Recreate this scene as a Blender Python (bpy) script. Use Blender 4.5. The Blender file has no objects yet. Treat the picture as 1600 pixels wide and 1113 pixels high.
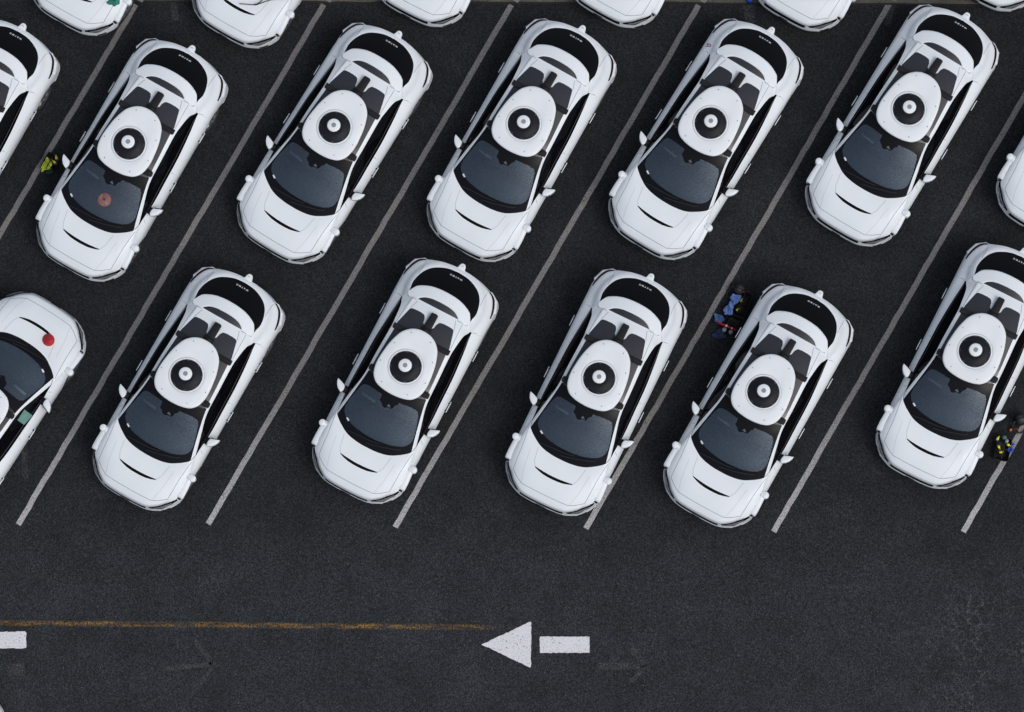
import bpy, bmesh, math, random
from mathutils import Vector, Matrix
from mathutils.bvhtree import BVHTree
R = math.radians
random.seed(7)
sc = bpy.context.scene
COL = sc.collection

# ------------------------------------------------------------------ camera
cam = bpy.data.cameras.new('camera'); camo = bpy.data.objects.new('camera', cam); COL.objects.link(camo)
camo.location = (-1.2265, 0.6745, 93); camo.rotation_euler = (0.0771303, 0, 0)
cam.sensor_width = 36; cam.lens = 171.831; cam.shift_x = -0.0625; cam.shift_y = 0.24893
cam.clip_start = 1; cam.clip_end = 2000
sc.camera = camo

# ------------------------------------------------------------------ sky, sun, exposure
SUN_EL, SUN_AZ = R(58), R(128)          # azimuth clockwise from +Y
w = bpy.data.worlds.new('World'); sc.world = w; w.use_nodes = True
nt = w.node_tree; nt.nodes.clear()
out = nt.nodes.new('ShaderNodeOutputWorld'); bg = nt.nodes.new('ShaderNodeBackground')
sky = nt.nodes.new('ShaderNodeTexSky'); sky.sky_type = 'NISHITA'; sky.sun_disc = False
sky.sun_elevation = SUN_EL; sky.sun_rotation = SUN_AZ
sky.air_density = 1.0; sky.dust_density = 3.0; sky.ozone_density = 1.0
hsv = nt.nodes.new('ShaderNodeHueSaturation'); hsv.inputs['Saturation'].default_value = 0.55
nt.links.new(sky.outputs[0], hsv.inputs['Color']); nt.links.new(hsv.outputs[0], bg.inputs['Color'])
bg.inputs['Strength'].default_value = 0.145
nt.links.new(bg.outputs[0], out.inputs['Surface'])
sl = bpy.data.lights.new('sun', 'SUN'); slo = bpy.data.objects.new('sun', sl); COL.objects.link(slo)
sl.energy = 0.75; sl.angle = R(28); sl.color = (1.0, 0.975, 0.94)
d = Vector((math.sin(SUN_AZ)*math.cos(SUN_EL), math.cos(SUN_AZ)*math.cos(SUN_EL), math.sin(SUN_EL)))
slo.rotation_euler = d.to_track_quat('Z', 'Y').to_euler(); slo.location = d*50
sc.view_settings.view_transform = 'Standard'; sc.view_settings.look = 'None'
sc.view_settings.exposure = 0.0; sc.view_settings.gamma = 1.0

# ------------------------------------------------------------------ materials
def mat(name, color, rough=0.5, metal=0.0, coat=0.0, spec=0.5, noise=None, bump=None):
    m = bpy.data.materials.new(name); m.use_nodes = True
    n = m.node_tree.nodes; b = n['Principled BSDF']; L = m.node_tree.links
    b.inputs['Base Color'].default_value = (*color, 1); b.inputs['Roughness'].default_value = rough
    b.inputs['Metallic'].default_value = metal; b.inputs['Coat Weight'].default_value = coat
    b.inputs['Coat Roughness'].default_value = 0.05; b.inputs['Specular IOR Level'].default_value = spec
    tc = n.new('ShaderNodeTexCoord')
    if noise:
        sc_, amt = noise
        t = n.new('ShaderNodeTexNoise'); t.inputs['Scale'].default_value = sc_; t.inputs['Detail'].default_value = 6
        L.new(tc.outputs['Object'], t.inputs['Vector'])
        r = n.new('ShaderNodeMapRange'); r.inputs[1].default_value = 0.3; r.inputs[2].default_value = 0.7
        r.inputs[3].default_value = 1-amt; r.inputs[4].default_value = 1+amt
        L.new(t.outputs['Fac'], r.inputs[0])
        mx = n.new('ShaderNodeVectorMath'); mx.operation = 'SCALE'; mx.inputs[0].default_value = color
        L.new(r.outputs[0], mx.inputs['Scale']); L.new(mx.outputs[0], b.inputs['Base Color'])
    if bump:
        t = n.new('ShaderNodeTexNoise'); t.inputs['Scale'].default_value = bump[0]; t.inputs['Detail'].default_value = 4
        L.new(tc.outputs['Object'], t.inputs['Vector'])
        bp = n.new('ShaderNodeBump'); bp.inputs['Strength'].default_value = bump[1]; bp.inputs['Distance'].default_value = 0.01
        L.new(t.outputs['Fac'], bp.inputs['Height']); L.new(bp.outputs[0], b.inputs['Normal'])
    return m

M = dict(
    paint=mat('white_paint', (0.75, 0.785, 0.805), 0.42, coat=0.15, noise=(3.0, 0.012)),
    plate=mat('white_sensor_shell', (0.755, 0.785, 0.80), 0.55, noise=(2.5, 0.035)),
    glass=mat('black_glass', (0.003, 0.003, 0.004), 0.08, spec=0.12),
    roofglass=mat('roof_glass', (0.022, 0.024, 0.03), 0.25, noise=(60, .25)),
    frit=mat('black_frit', (0.006, 0.006, 0.008), 0.2, spec=0.14),
    black=mat('black_plastic', (0.007, 0.007, 0.009), 0.6, spec=0.3, noise=(50, .3)),
    grey=mat('grey_plastic', (0.035, 0.036, 0.04), 0.5, noise=(40, .2)),
    dome=mat('dome_black', (0.009, 0.010, 0.014), 0.5, spec=0.2, noise=(40, .35)),
    seam=mat('panel_gap', (0.10, 0.105, 0.12), 0.8),
    creaseshade=mat('crease_shading', (0.50, 0.51, 0.54), 0.6),
    silver=mat('silver_trim', (0.62, 0.63, 0.65), 0.22, metal=0.8),
    lampglass=mat('lamp_glass', (0.25, 0.26, 0.28), 0.1, spec=0.8),
    red=mat('red_lens', (0.08, 0.004, 0.008), 0.15),
    tyre=mat('rubber', (0.02, 0.02, 0.02), 0.8),
    rim=mat('alloy', (0.35, 0.36, 0.38), 0.3, metal=0.8),
    dash=mat('dashboard', (0.026, 0.031, 0.036), 0.7, noise=(25, .3)),
    seat=mat('seat_fabric', (0.02, 0.021, 0.024), 0.8),
    label=mat('label_white', (0.7, 0.72, 0.73), 0.6),
    emblem=mat('emblem_grey', (0.25, 0.26, 0.27), 0.4),
    letter=mat('letter_white', (0.75, 0.76, 0.78), 0.5),
)
# thin clear windscreen
m = bpy.data.materials.new('windscreen_glass'); m.use_nodes = True; n = m.node_tree.nodes; L = m.node_tree.links; n.clear()
o_ = n.new('ShaderNodeOutputMaterial'); mx = n.new('ShaderNodeMixShader'); tr = n.new('ShaderNodeBsdfTransparent'); gl = n.new('ShaderNodeBsdfGlossy')
fr = n.new('ShaderNodeFresnel'); fr.inputs['IOR'].default_value = 1.6
mu = n.new('ShaderNodeMath'); mu.operation = 'MULTIPLY'; mu.inputs[1].default_value = 2.5
L.new(fr.outputs[0], mu.inputs[0]); L.new(mu.outputs[0], mx.inputs[0])
tr.inputs[0].default_value = (0.80, 0.85, 0.87, 1); gl.inputs['Roughness'].default_value = 0.03; gl.inputs['Color'].default_value = (.66, .85, 1, 1)
tc = n.new('ShaderNodeTexCoord'); nz = n.new('ShaderNodeTexNoise'); nz.inputs['Scale'].default_value = 55; nz.inputs['Detail'].default_value = 3
mr = n.new('ShaderNodeMapRange'); mr.inputs[1].default_value = .35; mr.inputs[2].default_value = .65; mr.inputs[3].default_value = .68; mr.inputs[4].default_value = 1.32
vm = n.new('ShaderNodeVectorMath'); vm.operation = 'SCALE'; vm.inputs[0].default_value = (.70, .86, 1.0)
L.new(tc.outputs['Object'], nz.inputs['Vector']); L.new(nz.outputs['Fac'], mr.inputs[0]); L.new(mr.outputs[0], vm.inputs['Scale']); L.new(vm.outputs[0], gl.inputs['Color'])
L.new(tr.outputs[0], mx.inputs[1]); L.new(gl.outputs[0], mx.inputs[2]); L.new(mx.outputs[0], o_.inputs[0]); M['clear'] = m

def world_pos(n, L):
    g = n.new('ShaderNodeNewGeometry'); return g.outputs['Position']
def noise(n, L, pos, scale, detail=2, rough=0.5):
    t = n.new('ShaderNodeTexNoise'); t.inputs['Scale'].default_value = scale; t.inputs['Detail'].default_value = detail
    t.inputs['Roughness'].default_value = rough; L.new(pos, t.inputs['Vector']); return t.outputs['Fac']
def rng(n, L, x, a, b, c, d, clamp=True):
    r = n.new('ShaderNodeMapRange'); r.clamp = clamp
    for i, v in enumerate((a, b, c, d)): r.inputs[i+1].default_value = v
    L.new(x, r.inputs[0]); return r.outputs[0]
def mth(n, L, op, a, b):
    r = n.new('ShaderNodeMath'); r.operation = op
    for i, v in enumerate((a, b)):
        if isinstance(v, (int, float)): r.inputs[i].default_value = v
        else: L.new(v, r.inputs[i])
    return r.outputs[0]
def mixc(n, L, f, a, b):
    r = n.new('ShaderNodeMix'); r.data_type = 'RGBA'
    for i, v in ((6, a), (7, b)):
        if isinstance(v, tuple): r.inputs[i].default_value = (*v, 1)
        else: L.new(v, r.inputs[i])
    if isinstance(f, (int, float)): r.inputs[0].default_value = f
    else: L.new(f, r.inputs[0])
    return r.outputs[2]

def asphalt_color(n, L, pos):
    """fine aggregate, mottling, pale stones, fine cracks"""
    sep = n.new('ShaderNodeSeparateXYZ'); L.new(pos, sep.inputs[0])
    zone = rng(n, L, mth(n, L, 'ADD', sep.outputs[1], rng(n, L, noise(n, L, pos, .5, 3), 0, 1, -1.2, 1.2)), 8.3, 10.2, 1, 0)   # driving lane more worn
    base = mixc(n, L, zone, ASPH_BAY, ASPH_LANE)
    f1 = rng(n, L, noise(n, L, pos, 42, 3, .7), .36, .64, .55, 1.45, False)
    f2 = rng(n, L, noise(n, L, pos, 1.3, 5), .3, .7, .80, 1.20)
    f3 = rng(n, L, noise(n, L, pos, .35, 3), .3, .7, .88, 1.12)
    vg = n.new('ShaderNodeTexVoronoi'); vg.inputs['Scale'].default_value = 56; L.new(pos, vg.inputs['Vector'])
    gs = n.new('ShaderNodeSeparateColor'); L.new(vg.outputs['Color'], gs.inputs[0])
    f1 = mth(n, L, 'MULTIPLY', f1, rng(n, L, mth(n, L, 'POWER', gs.outputs[1], 1.6), 0, 1, .42, 1.95))
    v = n.new('ShaderNodeTexVoronoi'); v.inputs['Scale'].default_value = 17; L.new(pos, v.inputs['Vector'])
    dots = rng(n, L, v.outputs['Distance'], .10, .28, 1, 0)
    keep = n.new('ShaderNodeSeparateColor'); L.new(v.outputs['Color'], keep.inputs[0])
    dots = mth(n, L, 'MULTIPLY', dots, rng(n, L, keep.outputs[0], .80, .97, 0, 1))
    k = mth(n, L, 'MULTIPLY', mth(n, L, 'MULTIPLY', f1, f2), f3)
    sc_ = n.new('ShaderNodeVectorMath'); sc_.operation = 'SCALE'; L.new(base, sc_.inputs[0]); L.new(k, sc_.inputs['Scale'])
    c = mixc(n, L, mth(n, L, 'MULTIPLY', dots, rng(n, L, zone, 0, 1, .30, .7)), sc_.outputs[0], (.115, .118, .122))
    # slight colour variation red/blue stones
    c = mixc(n, L, rng(n, L, noise(n, L, pos, 30, 2), .55, .75, 0, .12), c, (.05, .032, .030))
    c = mixc(n, L, rng(n, L, noise(n, L, pos, 5, 2), .5, .75, 0, .15), c, (.022, .032, .042))
    # crazing cracks near the lane's right hand part
    v2 = n.new('ShaderNodeTexVoronoi'); v2.feature = 'DISTANCE_TO_EDGE'; v2.inputs['Scale'].default_value = 4.2
    wv = n.new('ShaderNodeVectorMath'); wv.operation = 'ADD'; L.new(pos, wv.inputs[0])
    nv = n.new('ShaderNodeTexNoise'); nv.inputs['Scale'].default_value = 7; nv.inputs['Detail'].default_value = 5; L.new(pos, nv.inputs['Vector'])
    ws = n.new('ShaderNodeVectorMath'); ws.operation = 'SCALE'; ws.inputs['Scale'].default_value = .35; L.new(nv.outputs['Color'], ws.inputs[0]); L.new(ws.outputs[0], wv.inputs[1])
    L.new(wv.outputs[0], v2.inputs['Vector'])
    crack = rng(n, L, v2.outputs['Distance'], .012, .045, 1, 0)
    ar = mth(n, L, 'MULTIPLY', rng(n, L, sep.outputs[0], 4.6, 6.3, 0, 1), rng(n, L, sep.outputs[1], 7.9, 8.9, 1, 0))
    ar = mth(n, L, 'MULTIPLY', ar, rng(n, L, noise(n, L, pos, .9, 2), .42, .58, 0, 1))
    ar = mth(n, L, 'MULTIPLY', ar, rng(n, L, noise(n, L, pos, 14, 2), .4, .6, .2, 1))
    c = mixc(n, L, mth(n, L, 'MULTIPLY', mth(n, L, 'MULTIPLY', crack, ar), .58), c, (.14, .145, .15))
    # tyre-dusted pale scuffs
    sf = mth(n, L, 'MULTIPLY', rng(n, L, noise(n, L, pos, 2.2, 6, .7), .62, .75, 0, 1), rng(n, L, noise(n, L, pos, 25, 2), .45, .6, 0, .35))
    c = mixc(n, L, sf, c, (.13, .13, .135))
    return c
ASPH_BAY = (.0140, .0160, .0180); ASPH_LANE = (.0212, .0240, .0275)
def ground_mat(name, kind):
    m = bpy.data.materials.new(name); m.use_nodes = True; n = m.node_tree.nodes; L = m.node_tree.links; b = n['Principled BSDF']
    pos = world_pos(n, L)
    c = asphalt_color(n, L, pos)
    b.inputs['Roughness'].default_value = .88; b.inputs['Specular IOR Level'].default_value = .25
    if kind == 'line':      # old grey stall paint
        f = rng(n, L, noise(n, L, pos, 38, 3, .7), .3, .42, .25, 1)
        f = mth(n, L, 'MULTIPLY', f, rng(n, L, noise(n, L, pos, 7, 4, .7), .26, .38, 0, 1))
        sep = n.new('ShaderNodeSeparateXYZ'); L.new(pos, sep.inputs[0])
        tone = mixc(n, L, rng(n, L, sep.outputs[1], 9.5, 12, 0, 1), (.40, .395, .40), (.195, .186, .182))
        k = rng(n, L, noise(n, L, pos, 45, 2, .6), .35, .65, .65, 1.35, False)
        s = n.new('ShaderNodeVectorMath'); s.operation = 'SCALE'; L.new(tone, s.inputs[0]); L.new(k, s.inputs['Scale'])
        c = mixc(n, L, f, c, s.outputs[0])
    if kind == 'arrow':
        f = rng(n, L, noise(n, L, pos, 30, 4, .75), .36, .43, 0.15, 1)
        f = mth(n, L, 'MAXIMUM', f, rng(n, L, noise(n, L, pos, 2.6, 3), .46, .62, 0, 1))
        k = rng(n, L, noise(n, L, pos, 40, 2, .6), .3, .7, .9, 1.1, False)
        s = n.new('ShaderNodeVectorMath'); s.operation = 'SCALE'; s.inputs[0].default_value = (.66, .665, .68); L.new(k, s.inputs['Scale'])
        c = mixc(n, L, f, c, s.outputs[0])
    if kind == 'yellow':
        sep = n.new('ShaderNodeSeparateXYZ'); L.new(pos, sep.inputs[0])
        thr = rng(n, L, sep.outputs[0], -3.4, -2.2, 0, .17)
        f = mth(n, L, 'SUBTRACT', noise(n, L, pos, 30, 3, .75), thr)
        f = rng(n, L, f, .44, .60, 0, 1)
        st = n.new('ShaderNodeMapping'); st.inputs['Scale'].default_value = (1, 6, 1); L.new(pos, st.inputs[0])
        f = mth(n, L, 'MULTIPLY', f, rng(n, L, noise(n, L, st.outputs[0], 2.0, 3), .38, .62, .15, 1))
        c2 = mixc(n, L, noise(n, L, pos, 9, 2), (.30, .145, .035), (.34, .20, .035))
        uvn = n.new('ShaderNodeUVMap'); us = n.new('ShaderNodeSeparateXYZ'); L.new(uvn.outputs[0], us.inputs[0])
        e = rng(n, L, mth(n, L, 'ABSOLUTE', mth(n, L, 'SUBTRACT', us.outputs[1], .5), 0), .15, .5, 1, 0)
        c = mixc(n, L, mth(n, L, 'MULTIPLY', f, e), c, c2)
    if kind == 'ghost':     # almost worn off paint
        f = rng(n, L, noise(n, L, pos, 34, 3, .75), .445, .655, 0, .74)
        f = mth(n, L, 'MULTIPLY', f, rng(n, L, noise(n, L, pos, 4, 3), .40, .60, .3, 1))
        c = mixc(n, L, f, c, (.12, .115, .12))
    if kind == 'concrete':
        k = rng(n, L, noise(n, L, pos, 45, 3, .7), .35, .65, .6, 1.4, False)
        s = n.new('ShaderNodeVectorMath'); s.operation = 'SCALE'; s.inputs[0].default_value = (.105, .099, .085); L.new(k, s.inputs['Scale'])
        s2 = n.new('ShaderNodeVectorMath'); s2.operation = 'SCALE'; L.new(s.outputs[0], s2.inputs[0]); L.new(rng(n, L, noise(n, L, pos, 1.5, 4), .3, .7, .65, 1.25), s2.inputs['Scale'])
        c = s2.outputs[0]
    if kind == 'fadeline':
        k = rng(n, L, noise(n, L, pos, 40, 2, .7), .35, .65, .7, 1.3, False)
        s = n.new('ShaderNodeVectorMath'); s.operation = 'SCALE'; s.inputs[0].default_value = (.2, .19, .18); L.new(k, s.inputs['Scale']); c = s.outputs[0]
    L.new(c, b.inputs['Base Color'])
    bp = n.new('ShaderNodeBump'); bp.inputs['Strength'].default_value = .35; bp.inputs['Distance'].default_value = .006
    L.new(noise(n, L, pos, 60, 3), bp.inputs['Height']); L.new(bp.outputs[0], b.inputs['Normal'])
    return m

# ------------------------------------------------------------------ mesh helpers
def link(name, bm, m, parent=None, smooth=True):
    me = bpy.data.meshes.new(name)
    bmesh.ops.recalc_face_normals(bm, faces=bm.faces) if len(bm.faces) else None
    bm.to_mesh(me); bm.free(); me.materials.append(m)
    if smooth: me.shade_smooth()
    o = bpy.data.objects.new(name, me); COL.objects.link(o)
    if parent: o.parent = parent
    return o
def link_each(name, bm, m, parent=None, smooth=True):
    """one object per connected piece"""
    seen = set(); out_ = []
    bm.verts.index_update()
    for v in list(bm.verts):
        if v in seen: continue
        st = [v]; comp = []; seen.add(v)
        while st:
            a = st.pop(); comp.append(a)
            for e in a.link_edges:
                b = e.other_vert(a)
                if b not in seen: seen.add(b); st.append(b)
        if not any(q.link_faces for q in comp): continue
        nb = bmesh.new(); mp = {q: nb.verts.new(q.co) for q in comp}
        for f in {f for q in comp for f in q.link_faces}:
            try: nb.faces.new([mp[q] for q in f.verts])
            except ValueError: pass
        out_.append(link(name, nb, m, parent, smooth))
    bm.free(); return out_
def tag(o, label, cat, group=None):
    o['label'] = label; o['category'] = cat
    if group: o['group'] = group
def struct(o): o['kind'] = 'structure'; return o
def empty(name, loc, rz=0):
    o = bpy.data.objects.new(name, None); COL.objects.link(o); o.location = loc; o.rotation_euler = (0, 0, rz); o.empty_display_size = .2; return o
def cr(pts, t):
    """Catmull-Rom at t in 0..len-1"""
    n_ = len(pts)-1; i = max(0, min(int(t), n_-1)); u = t-i
    p1, p2 = Vector(pts[i]), Vector(pts[i+1]); p0 = Vector(pts[i-1]) if i else p1*2-p2; p3 = Vector(pts[i+2]) if i+2 <= n_ else p2*2-p1
    return .5*((2*p1)+(p2-p0)*u+(2*p0-5*p1+4*p2-p3)*u*u+(3*p1-p0-3*p2+p3)*u**3)
def mir(v, s): return Vector((v[0], v[1]*s, v[2]))
def grid(bm, rows, mirror=False):
    """rows: list of lists of points -> quads"""
    for s in ((1, -1) if mirror else (1,)):
        vs = [[bm.verts.new(mir(p, s)) for p in r] for r in rows]
        for i in range(len(vs)-1):
            for j in range(len(vs[i])-1):
                q = [vs[i][j], vs[i+1][j], vs[i+1][j+1], vs[i][j+1]]
                if s < 0: q.reverse()
                try: bm.faces.new(q)
                except ValueError: pass
def weld(bm, d=.0012): bmesh.ops.remove_doubles(bm, verts=bm.verts, dist=d)
def box(bm, c, s, rz=0, taper=1.0, bev=0):
    r = bmesh.ops.create_cube(bm, size=1)['verts']
    for v in r:
        k = taper if v.co.z > 0 else 1
        v.co = Vector((v.co.x*s[0]*k, v.co.y*s[1]*k, v.co.z*s[2]))
    if bev:
        es = list({e for v in r for e in v.link_edges})
        g = bmesh.ops.bevel(bm, geom=es, offset=bev, segments=3, affect='EDGES'); r = list({v for f in g['faces'] for v in f.verts} | {v for v in r if v.is_valid})
    rot = Matrix.Rotation(rz, 3, 'Z')
    for v in r: v.co = rot @ v.co + Vector(c)
def lathe(bm, prof, c=(0, 0, 0), seg=48, axis='Z'):
    rings = []
    for r, z in prof:
        ring = []
        for k in range(seg):
            a = 2*math.pi*k/seg; p = (r*math.cos(a), r*math.sin(a), z)
            if axis == 'Y': p = (p[0], p[2], p[1])
            ring.append(bm.verts.new(Vector(p)+Vector(c)))
        rings.append(ring)
    for a, b in zip(rings, rings[1:]):
        for k in range(seg): bm.faces.new((a[k], a[(k+1) % seg], b[(k+1) % seg], b[k]))
    for rg in (rings[0], rings[-1]):
        if (rg[0].co-rg[seg//2].co).length > 1e-4:
            bm.faces.new(rg)
def prism(bm, pts, z0, z1, bev=0.0, inset=0.0):
    """outline pts (x,y) extruded z0..z1 (z may be functions), rounded top"""
    n_ = len(pts); cx = sum(p[0] for p in pts)/n_; cy = sum(p[1] for p in pts)/n_
    lv = [(0, z0)]
    if bev:
        for k in range(4):
            a = math.pi/2*k/3; lv.append((bev*(1-math.cos(a)), z1-bev+bev*math.sin(a)))
    else: lv.append((0, z1))
    rings = []
    for ins, z in lv:
        rr = []
        for p in pts:
            dx, dy = p[0]-cx, p[1]-cy; l = math.hypot(dx, dy) or 1
            rr.append(bm.verts.new((p[0]-dx/l*ins, p[1]-dy/l*ins, z)))
        rings.append(rr)
    for a, b in zip(rings, rings[1:]):
        for k in range(n_): bm.faces.new((a[k], a[(k+1) % n_], b[(k+1) % n_], b[k]))
    bm.faces.new(rings[0]); bm.faces.new(rings[-1])
def closed_curve(pts, n_=64):
    P = [Vector((p[0], p[1], 0)) for p in pts]; k = len(P); o = []
    for i in range(n_):
        t = i/n_*k; a = int(t); u = t-a
        p0, p1, p2, p3 = P[(a-1) % k], P[a % k], P[(a+1) % k], P[(a+2) % k]
        v = .5*((2*p1)+(p2-p0)*u+(2*p0-5*p1+4*p2-p3)*u*u+(3*p1-p0-3*p2+p3)*u**3); o.append((v.x, v.y))
    return o
def tube(bm, pts, r, seg=8):
    pts = [Vector(p) for p in pts]; rings = []
    for i, p in enumerate(pts):
        t = (pts[min(i+1, len(pts)-1)]-pts[max(i-1, 0)]).normalized()
        up = Vector((0, 0, 1)) if abs(t.z) < .9 else Vector((1, 0, 0)); a = t.cross(up).normalized(); b = a.cross(t)
        rr = r[i] if isinstance(r, (list, tuple)) else r
        rings.append([bm.verts.new(p+a*rr*math.cos(2*math.pi*k/seg)+b*rr*math.sin(2*math.pi*k/seg)) for k in range(seg)])
    for a, b in zip(rings, rings[1:]):
        for k in range(seg): bm.faces.new((a[k], a[(k+1) % seg], b[(k+1) % seg], b[k]))
    bm.faces.new(rings[0]); bm.faces.new(rings[-1])

HG = 93.0; F_ = 7636.95; T_ = 0.0771303441; PPY_ = 1545-F_*math.tan(T_)
def gp(u, v, z=0.0):
    """plan position of a surveyed point at height z (survey taken in photo pixels)"""
    dx = (u-900.); a = -(v-PPY_); dy = math.sin(T_)*F_+a*math.cos(T_); dz = -math.cos(T_)*F_+a*math.sin(T_); k = (z-HG)/dz
    return (dx*k-1.2265, dy*k+.6745)
# ------------------------------------------------------------------ ground
def sheet(name, pts, z, m, uv=False):
    bm = bmesh.new(); f = bm.faces.new([bm.verts.new((x, y, z)) for x, y in pts])
    if uv:
        l = bm.loops.layers.uv.new('UVMap')
        for lp, c in zip(f.loops, ((0, 0), (1, 0), (1, 1), (0, 1))): lp[l].uv = c
    o = link(name, bm, m, smooth=False); return struct(o)
ASPH = ground_mat('asphalt', 'asphalt')
sheet('asphalt_ground', [(-300, -300), (300, -300), (300, 300), (-300, 300)], 0, ASPH)
edge = [(-12.6, 19.69), (-10.48, 19.673), (-8.9, 19.66), (-6.78, 19.648), (-5.2, 19.63), (-4.75, 19.665), (-3.08, 19.635), (-1.5, 19.625), (-.1, 19.615), (.6, 19.64), (1.23, 19.615), (4.3, 19.60), (7.4, 19.586)]
cb = ground_mat('concrete', 'concrete')
bm = bmesh.new(); bm.faces.new([bm.verts.new((x, y, .006)) for x, y in [(-40, 19.75)]+edge+[(40, 19.5), (40, 22.4), (-40, 22.6)]])
struct(link('pavement', bm, cb, smooth=False))
bm = bmesh.new()          # dark joint along the pavement edge
E2 = []
for i in range(len(edge)-1):
    for k in range(6):
        u = k/6; x = edge[i][0]*(1-u)+edge[i+1][0]*u; y = edge[i][1]*(1-u)+edge[i+1][1]*u; E2.append((x, y+random.uniform(-.008, .008)))
vs = [(bm.verts.new((x, y+.004, .009)), bm.verts.new((x, y-.026-random.uniform(0, .02), .009))) for x, y in E2]
for a, b in zip(vs, vs[1:]): bm.faces.new((a[0], b[0], b[1], a[1]))
struct(link('pavement_joint', bm, mat('joint_tar', (.008, .008, .008), .8), smooth=False))

LM = ground_mat('line_paint', 'line'); FL = ground_mat('faded_line_paint', 'fadeline')
DX = 5.412/9.40
for k, (bx, by) in enumerate([(-22.8, 9.6), (-19.15, 9.55), (-15.5, 9.53), (-11.885, 9.515), (-8.256, 9.527), (-4.684, 9.466), (-1.04, 9.441), (2.55, 9.38), (6.172, 9.375), (9.8, 9.36)]):
    ty = 19.60-random.uniform(0, .03); tx = bx+(ty-by)*DX; h = .0535; c, s = .8665, .4991
    bm = bmesh.new(); rows = []
    N = 60
    for i in range(N+1):
        u = i/N; x = bx+(tx-bx)*u; y = by+(ty-by)*u; j = random.uniform(-.007, .007) if 0 < i < N else 0
        rows.append([(x-c*(h+j), y+s*(h+j), .004), (x+c*(h-j), y-s*(h-j), .004)])
    grid(bm, rows); struct(link('parking_line', bm, LM, smooth=False))
    sheet('parking_line', [(tx+.06+.03*DX-c*h, ty+.06+s*h), (tx+.06+.03*DX+c*h, ty+.06-s*h), (tx+.06+1.2*DX+c*h, ty+1.2-s*h), (tx+.06+1.2*DX-c*h, ty+1.2+s*h)], .0095, FL)
AM = ground_mat('arrow_paint', 'arrow')
def rough_sheet(name, pts, z, m, amp=.007, step=.05, ylw=False):
    P = []
    for i in range(len(pts)):
        a, b = Vector(pts[i]), Vector(pts[(i+1) % len(pts)]); k = max(1, int((b-a).length/step))
        for q in range(k):
            p = a.lerp(b, q/k); P.append((p.x+random.uniform(-amp, amp), p.y+random.uniform(-amp, amp)))
    return sheet(name, P, z, m)
rough_sheet('arrow_marking', [(-3.028, 7.221), (-2.10, 7.655), (-2.082, 7.64), (-2.085, 6.80), (-2.10, 6.776)], .004, AM)
rough_sheet('arrow_marking', [(-1.917, 7.372), (-.977, 7.372), (-.965, 7.36), (-.97, 7.065), (-.98, 7.058), (-1.917, 7.06)], .004, AM)
rough_sheet('arrow_marking', [(-13.0, 7.462), (-11.74, 7.466), (-11.715, 7.445), (-11.715, 7.17), (-11.74, 7.145), (-13.0, 7.143)], .004, AM)
GM = ground_mat('worn_paint', 'ghost')
def gpt(u, v):
    return gp(u, v, 0)
for q in ([(252, 1041), (330, 1035), (330, 1042), (253, 1049)], [(300, 1002), (310, 1000), (339, 1037), (330, 1041)], [(331, 1040), (339, 1037), (310, 1078), (300, 1074)],
          [(935, 1036), (1000, 1035), (1000, 1045), (935, 1047)], [(981, 1014), (990, 1012), (1014, 1039), (1004, 1043)], [(1004, 1041), (1014, 1039), (990, 1068), (981, 1065)],
          [(33, 700), (42, 698), (44, 748), (35, 748)], [(266, 4), (277, 4), (279, 32), (269, 32)], [(1160, 8), (1180, 8), (1178, 40), (1166, 40)], [(1380, 8), (1398, 8), (1392, 40), (1384, 40)], [(10, 1040), (38, 1035), (40, 1060), (12, 1062)]):
    sheet('worn_marking', [gpt(*p_) for p_ in q], .0035, GM)
YM = ground_mat('yellow_line_paint', 'yellow')
sheet('yellow_line', [(-14, 7.582), (.4, 7.447), (.4, 7.583), (-14, 7.718)], .003, YM, uv=True)
for (x, y, r) in [(.71, 12.245, .032), (-.05, 11.02, .02), (-5.9, 11.6, .018), (-3.05, 14.8, .02), (-6.4, 10.3, .018)]:
    bm = bmesh.new(); P = [(x+r*random.uniform(.7, 1.2)*math.cos(a/8*6.283), y+r*random.uniform(.7, 1.2)*math.sin(a/8*6.283)) for a in range(8)]
    prism(bm, P, .004, .012); o = link('tar_spot', bm, M['black'], smooth=False); struct(o)

# ------------------------------------------------------------------ the car
R5 = [(2.335,0,.765),(2.33,.25,.765),(2.305,.45,.765),(2.225,.59,.77),(2.11,.715,.775),(1.86,.88,.81),(1.6,.905,.88),(1.3,.88,.96),(1.0,.83,1.03),(.5,.858,1.04),(0,.848,1.055),(-.5,.835,1.07),(-1.0,.795,1.10),(-1.4,.755,1.15),(-1.65,.80,1.12),(-1.9,.775,1.07),(-2.10,.70,1.03),(-2.24,.60,1.01),(-2.345,.42,1.0),(-2.385,.22,1.0),(-2.40,0,1.0)]
R4 = [(2.325,0,.745),(2.32,.25,.745),(2.295,.45,.745),(2.215,.588,.75),(2.10,.713,.755),(1.87,.90,.78),(1.6,.935,.80),(1.3,.935,.85),(1.0,.93,.90),(.5,.93,.92),(0,.93,.93),(-.5,.93,.94),(-1.0,.925,.97),(-1.4,.925,1.0),(-1.65,.93,.98),(-1.88,.91,.95),(-2.10,.835,.93),(-2.235,.72,.93),(-2.345,.45,.95),(-2.39,.22,.96),(-2.405,0,.96)]
R3 = [(2.340,0,.60),(2.335,.25,.60),(2.312,.45,.6),(2.237,.62,.61),(2.13,.77,.62),(1.88,.935,.64),(1.6,.955,.68),(1.3,.96,.72),(1.0,.962,.74),(.5,.965,.75),(0,.965,.76),(-.5,.965,.77),(-1,.965,.79),(-1.4,.965,.8),(-1.65,.965,.8),(-1.95,.955,.78),(-2.17,.885,.76),(-2.27,.73,.76),(-2.37,.45,.74),(-2.40,.22,.74),(-2.41,0,.74)]
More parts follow.
